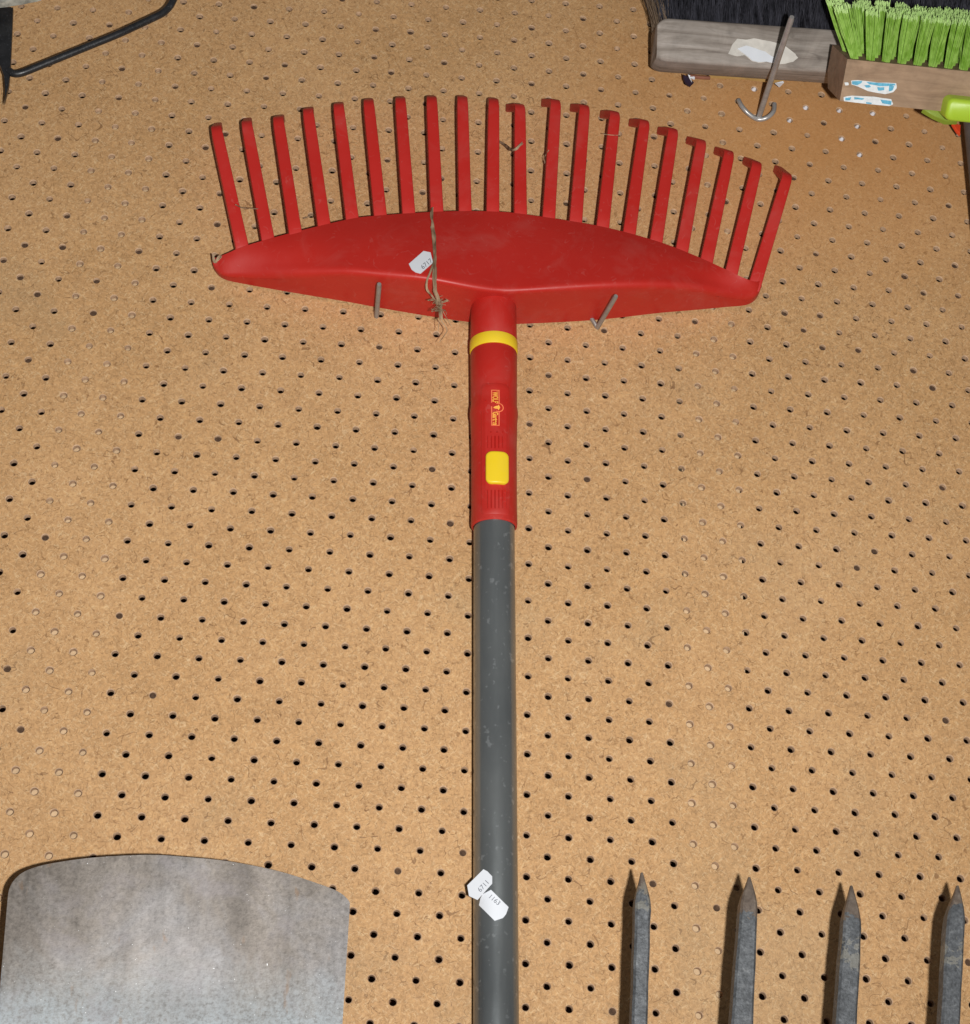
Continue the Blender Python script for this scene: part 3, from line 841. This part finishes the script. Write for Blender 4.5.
# block with a rounded left end
prof = [(0.0, .0050), (.0012, .0034), (.0032, .0016), (.0055, .0004), (.008, 0), (.10, 0), (Lb - .01, 0), (Lb, .004)]
R = []
for s, ins in prof:
    c = .0030
    w0_, w1_ = -Wb + ins * .3, 0 - ins * .3; h0_, h1_ = 0 + ins * .55, Hb - ins * .9
    pts = []
    for (cx_, cy_, a0) in ((w1_ - c, h0_ + c, -90), (w1_ - c, h1_ - c, 0), (w0_ + c, h1_ - c, 90), (w0_ + c, h0_ + c, 180)):
        for i in range(4):
            a = math.radians(a0 + 30 * i); pts.append((cx_ + c * math.cos(a), cy_ + c * math.sin(a)))
    R.append([o0 + xb * s + nb * u + db * v for u, v in pts])
ring_sweep(bm, R)
bmesh.ops.recalc_face_normals(bm, faces=bm.faces)
broom_bvh = BVHTree.FromBMesh(bm)
link('broom_head', bm, M['oldwood'], broom, True, 45)
bm = bmesh.new()
for k in range(9500):
    s = random.uniform(.002, Lb - .004); u = random.uniform(-Wb + .002, -.0015)
    p = o0 + xb * s + nb * u + db * (Hb - .001)
    edge = max(0, 1 - s / .03)
    lean = xb * (random.gauss(0, .006) - .010 * edge ** 1.2 * (1 if s < .03 else 0)) + nb * random.gauss(.0, .006)
    L = random.uniform(.075, .085)
    q = p + db * L + lean * 1.6
    strand3(bm, p, q, .00022, .00013, xb * random.gauss(0, .0012) + nb * random.gauss(0, .0012))
link('bristles', bm, M['black_hair'], broom, False)
bm = bmesh.new()
for k in range(170):
    s = random.uniform(.0, .008); u = random.uniform(-Wb + .002, -.0015)
    p = o0 + xb * s + nb * u + db * (Hb - .004)
    q = p + db * random.uniform(.05, .08) + xb * random.uniform(-.034, -.010)
    strand3(bm, p, q, .00016, .00008, xb * .004)
bo = link('frayed_bristles', bm, M['brown_hair'], broom, False); tag(bo, 'brown frayed bristles splaying out at the left end')
def patch(name, poly, bvh, off, mat, parent, label=None, thick=.0003, h=.045):
    bm = bmesh.new(); ps = [surf(bvh, x, y, off) or P(x, y, h + off) for x, y in poly]
    cx = sum(p[0] for p in poly) / len(poly); cy = sum(p[1] for p in poly) / len(poly)
    dens = []
    for a, b in zip(poly, poly[1:] + poly[:1]):
        for t in (0, .5): dens.append((a[0] + (b[0] - a[0]) * t + (random.uniform(-.3, .3) if t else 0), a[1] + (b[1] - a[1]) * t + (random.uniform(-.3, .3) if t else 0)))
    rings = []
    for k, of in ((1, off - .0002), (1, off + thick), (.7, off + thick), (.4, off + thick), (.05, off + thick)):
        rings.append([surf(bvh, cx + (x - cx) * k, cy + (y - cy) * k, of) or P(cx + (x - cx) * k, cy + (y - cy) * k, h + of) for x, y in dens])
    ring_sweep(bm, rings)
    o = link(name, bm, mat, parent, True, 60)
    if label: tag(o, label)
    return o
patch('torn_label', [(728, 54), (732, 45), (737, 39), (746, 40), (754, 38.5), (770, 41.5), (779, 44), (786, 47), (795, 54), (798, 58), (793, 62), (785, 64), (775, 64.5), (766, 62), (758, 63), (752, 61.5), (744, 55), (737, 56.5)], broom_bvh, .0003, M['paper'], broom, 'remains of a torn white paper label')
patch('torn_layer', [(737, 49), (746, 46), (756, 49), (765, 52), (772, 57), (780, 59), (777, 64), (766, 62), (758, 62.5), (752, 61), (745, 55)], broom_bvh, .0007, M['label'], broom, 'brighter inner layer of the torn label')
# scraps wedged beneath the broom head
bm = bmesh.new(); tube(bm, [P(690, 76, .022), P(700, 77.5, .022), P(710, 78, .022)], .0013, 8); 
o = link('scrap_strip', bm, M['brown_scrap']); tag(o, 'thin red brown strip wedged under the left of the grey broom head', 'scrap')
bm = bmesh.new(); slab(bm, [P(709, 77.5, .02), P(745, 79, .02), P(783, 83.5, .02), P(784, 80, .02), P(745, 76, .02), P(709, 75, .02)], Vector((0, .0008, 0)))
bm2 = bm; o = link('paper_strip', bm, M['yellow_scrap'], None, False); tag(o, 'yellowed paper strip along the lower edge of the grey broom head', 'paper strip')
bm = bmesh.new(); slab(bm, [P(775, 83, .021), P(783, 81, .023), P(784, 82.5, .023), P(779.5, 87, .016)], Vector((0, .0005, 0)))
o = link('paper_corner', bm, M['label'], None, False); tag(o, 'small cream torn paper corner just right of the steel hook shaft', 'paper scrap')
bm = bmesh.new(); slab(bm, [P(683.5, 74, .02), P(690, 77.5, .02), P(694, 82, .02), P(690, 86, .016), P(685.5, 82.5, .016), P(683.5, 78, .018)], Vector((0, .0015, 0)), .0004)
o = link('plastic_scrap', bm, M['dark_scrap'], None, True); tag(o, 'small dark purple scrap below the left end of the grey broom head', 'scrap')
bm = bmesh.new(); slab(bm, [P(688, 74.5, .023), P(695, 77, .023), P(694.5, 79.5, .021), P(691, 77.8, .023), P(692, 82, .020), P(689.5, 78, .022)], Vector((0, .0005, 0)))
o = link('white_scrap', bm, M['label'], None, False); tag(o, 'tiny white torn scrap beside the dark purple scrap', 'scrap')

# green brush
g0 = P(839.7, 101, .086); g1 = P(919, 109, .086)
X = g1 - g0; xg, dg_, ng = frame(50, -X.z / X.x)
brush = thing('scrubbing_brush', P(900, 100, .05), 'brown wooden scrubbing brush with lime green bristles and lime handle socket', 'brush')
Lg = .20; Hg = .0285; Wg = .050
bm = bmesh.new()
# end face is cut back at its lower corner
sec = [(0, 0), (0, Hg), (-Wg, Hg), (-Wg, .010), (-Wg + .010, 0)]
R = [[g0 + xg * s + ng * u + dg_ * v for u, v in sec] for s in (0, .05, .1, .15, Lg)]
ring_sweep(bm, R)
es = [e for e in bm.edges if len(e.link_faces) == 2 and e.calc_face_angle(0) > .5]
bmesh.ops.bevel(bm, geom=es, offset=.0009, segments=3, profile=.5, affect='EDGES')
bmesh.ops.recalc_face_normals(bm, faces=bm.faces)
brush_bvh = BVHTree.FromBMesh(bm)
link('brush_block', bm, M['brushwood'], brush, True, 40)
rows_ = 4; count = 17
for r in range(rows_):
    for c in range(count):
        s = .0105 + c * .0108 + (.0054 if r % 2 else 0) - .004
        u = -.0060 - r * .0120
        if s > Lg - .006: continue
        base = g0 + xg * s + ng * u + dg_ * (Hg - .001)
        lean = xg * ((-.0075 if c == 0 else -.0035 if c == 1 else -.001 if c == 2 else 0) + random.gauss(0, .0006)) + ng * ((.002 if r == 0 else 0) + random.gauss(0, .001))
        bm = bmesh.new(); Lt = .0335
        for k in range(84):
            a = random.random() * 6.283; rad = math.sqrt(random.random())
            v = xg * math.cos(a) + ng * math.sin(a)
            p = base + v * rad * .0027
            q = base + dg_ * (Lt + random.gauss(0, .0009)) + lean * 2.2 + v * rad * .0051
            strand3(bm, p, q, .00033, .00028, v * random.gauss(0, .0004), 0, True)
        link('bristle_tuft', bm, None, brush, False, 35, [M['green'], M['green_tip']])
# socket and handle
bm = bmesh.new()
so = P(944.5, 121, .092)
sec = []
for (cx_, cy_, a0) in ((.060, .0045, -90), (.060, .0110, 0), (.0045, .0110, 90), (.0045, .0045, 180)):
    for i in range(6):
        a = math.radians(a0 + 18 * i); sec.append((cx_ + .0045 * math.cos(a), cy_ + .0045 * math.sin(a)))
R = []
for n_off, ins in ((-.028, 0), (-.003, 0), (-.0012, .0005), (0, .0018)):
    R.append([so + xg * (x + (ins if x < .03 else -ins)) + dg_ * (y + (ins if y < .011 else -ins)) + ng * (n_off) for x, y in sec])
ring_sweep(bm, R)
link('handle_socket', bm, M['lime'], brush, True, 45)
bm = bmesh.new()
slab(bm, [P(923, 109, .078), P(950, 109, .078), P(958, 121, .074), P(946, 121, .074), P(934, 115.5, .076)], Vector((0, .004, 0)), .001)
link('socket_shade_side', bm, M['lime_shade'], brush, True, 45)  # shadow side of the socket, its shade put into the colour
ht = P(981, 118, .045); hb_ = P(996, 260, .045)
bm = bmesh.new(); d = (hb_ - ht).normalized()
tube(bm, [ht - d * .01, ht + d * .1, ht + d * .25, ht + d * .4], .0125, 24)
link('brush_handle', bm, M['grey_stick'], brush)
def patch_poly(name, poly, mat, label, off=.0003): return patch(name, poly, brush_bvh, off, mat, brush, label, .0002, .086)
patch_poly('blue_sticker', [(851, 80.5), (858, 80), (878, 82.5), (896, 83), (896.5, 88), (893, 92), (885, 94), (868, 91), (858, 86.5), (851.5, 84.5)], M['white'], 'worn white and blue sticker on the side of the block')
patch_poly('blue_sticker', [(843.5, 97), (852, 95.5), (874, 96.5), (891, 99), (893, 104), (889, 106), (868, 104), (844, 101)], M['white'], 'lower strip of the worn white and blue sticker')
bl_bits = [[(852, 81), (862, 80.8), (861, 83), (857, 85), (852, 84)], [(866, 81.7), (895, 83.6), (895, 85.2), (880, 86), (869, 84)], [(864, 85), (869, 84.6), (871, 86.5), (866, 87.5)],
           [(877, 87), (884, 87), (884, 89.8), (878, 90.5)], [(889, 85), (894, 86), (892.5, 90), (888.5, 91)], [(845, 97.5), (851, 97), (850, 100), (845, 100)], [(854, 97), (864, 98.2), (862, 99.6), (854, 99.2)],
           [(880, 99.5), (891.5, 101), (891, 104.6), (882, 103)], [(866, 102), (872, 102.8), (871, 103.8), (866, 103.3)]]
for b in bl_bits: patch_poly('blue_print', b, M['blue'], None, .0006)
patch_poly('white_fleck', [(844.2, 82.5), (848, 82.3), (848.6, 84.8), (845, 85.2)], M['white'], None)
# orange red plastic tab tucked behind the socket
bm = bmesh.new(); slab(bm, [P(952.5, 123, .03), P(961, 124.5, .03), P(960.5, 134, .03), P(957, 130, .03)], Vector((0, .003, 0)), .0005)
o = link('plastic_tab', bm, M['orange_red'], None, True); tag(o, 'small orange red plastic tab under the lime handle socket', 'plastic tab')

# ------------------------------------------------------------------ black tool at the top left
tl = thing('wire_frame_tool', P(10, 40, 0), 'black steel tool with flat bar and bent rod in the top left corner', 'tool')
bm = bmesh.new()
slab(bm, [P(-14, 6, .020), P(13, 7, .020), P(11.6, 40, .020), P(10.3, 68, .020), P(8.5, 86, .020), P(4, 102, .018), P(5.3, 88, .020), P(5.0, 76, .020), (P(0, 65, .020)), P(-6, 56, .020), P(-14, 50, .020)], Vector((0, .004, 0)), .0006)
link('flat_bar', bm, M['black_metal'], tl, True, 40)
bm = bmesh.new()
tube(bm, round_corners([P(8, 70, .019), P(16, 75.5, .020), P(120, 33.5, .022), P(168, 11, .022), P(180, -14, .024)], .008, 8), .0026, 16)
link('bent_rod', bm, M['black_metal'], tl, True, 40)
bm = bmesh.new()
slab(bm, smooth_path([P(-20, 3, .034), P(0, 2, .034), P(14, 0, .034), P(28, -2.5, .034), P(43, -8, .034), P(30, -28, .034), P(-20, -28, .034)], 3), Vector((0, .006, 0)), .001)
link('mottled_head', bm, M['stone'], tl, True, 40)

# ------------------------------------------------------------------ light and camera
FL = CAMP + Vector((.085, .0, -.020))
ld_ = bpy.data.lights.new('camera_flash', 'SPOT'); ld_.spot_size = math.radians(92); ld_.spot_blend = 1; ld_.energy = 71; ld_.shadow_soft_size = .012; ld_.color = (1, .985, .96)
lo = bpy.data.objects.new('camera_flash', ld_); lo.location = FL; C.objects.link(lo)
lo.rotation_euler = (P(500, 230, 0) - FL).to_track_quat('-Z', 'Y').to_euler()
w = bpy.data.worlds.new('World'); bpy.context.scene.world = w; w.use_nodes = True
w.node_tree.nodes['Background'].inputs[0].default_value = (1, .92, .85, 1)
w.node_tree.nodes['Background'].inputs[1].default_value = .10
cam = bpy.data.cameras.new('camera'); co = bpy.data.objects.new('camera', cam); C.objects.link(co)
cam.sensor_fit = 'AUTO'; cam.sensor_width = 36; cam.lens = FPX / 1024 * 36; cam.clip_start = .05; cam.clip_end = 50
co.matrix_world = Matrix.Translation(CAMP) @ CAMR.to_4x4()
s = bpy.context.scene; s.camera = co
s.view_settings.view_transform = 'Standard'; s.view_settings.look = 'None'; s.view_settings.exposure = 0; s.view_settings.gamma = 1
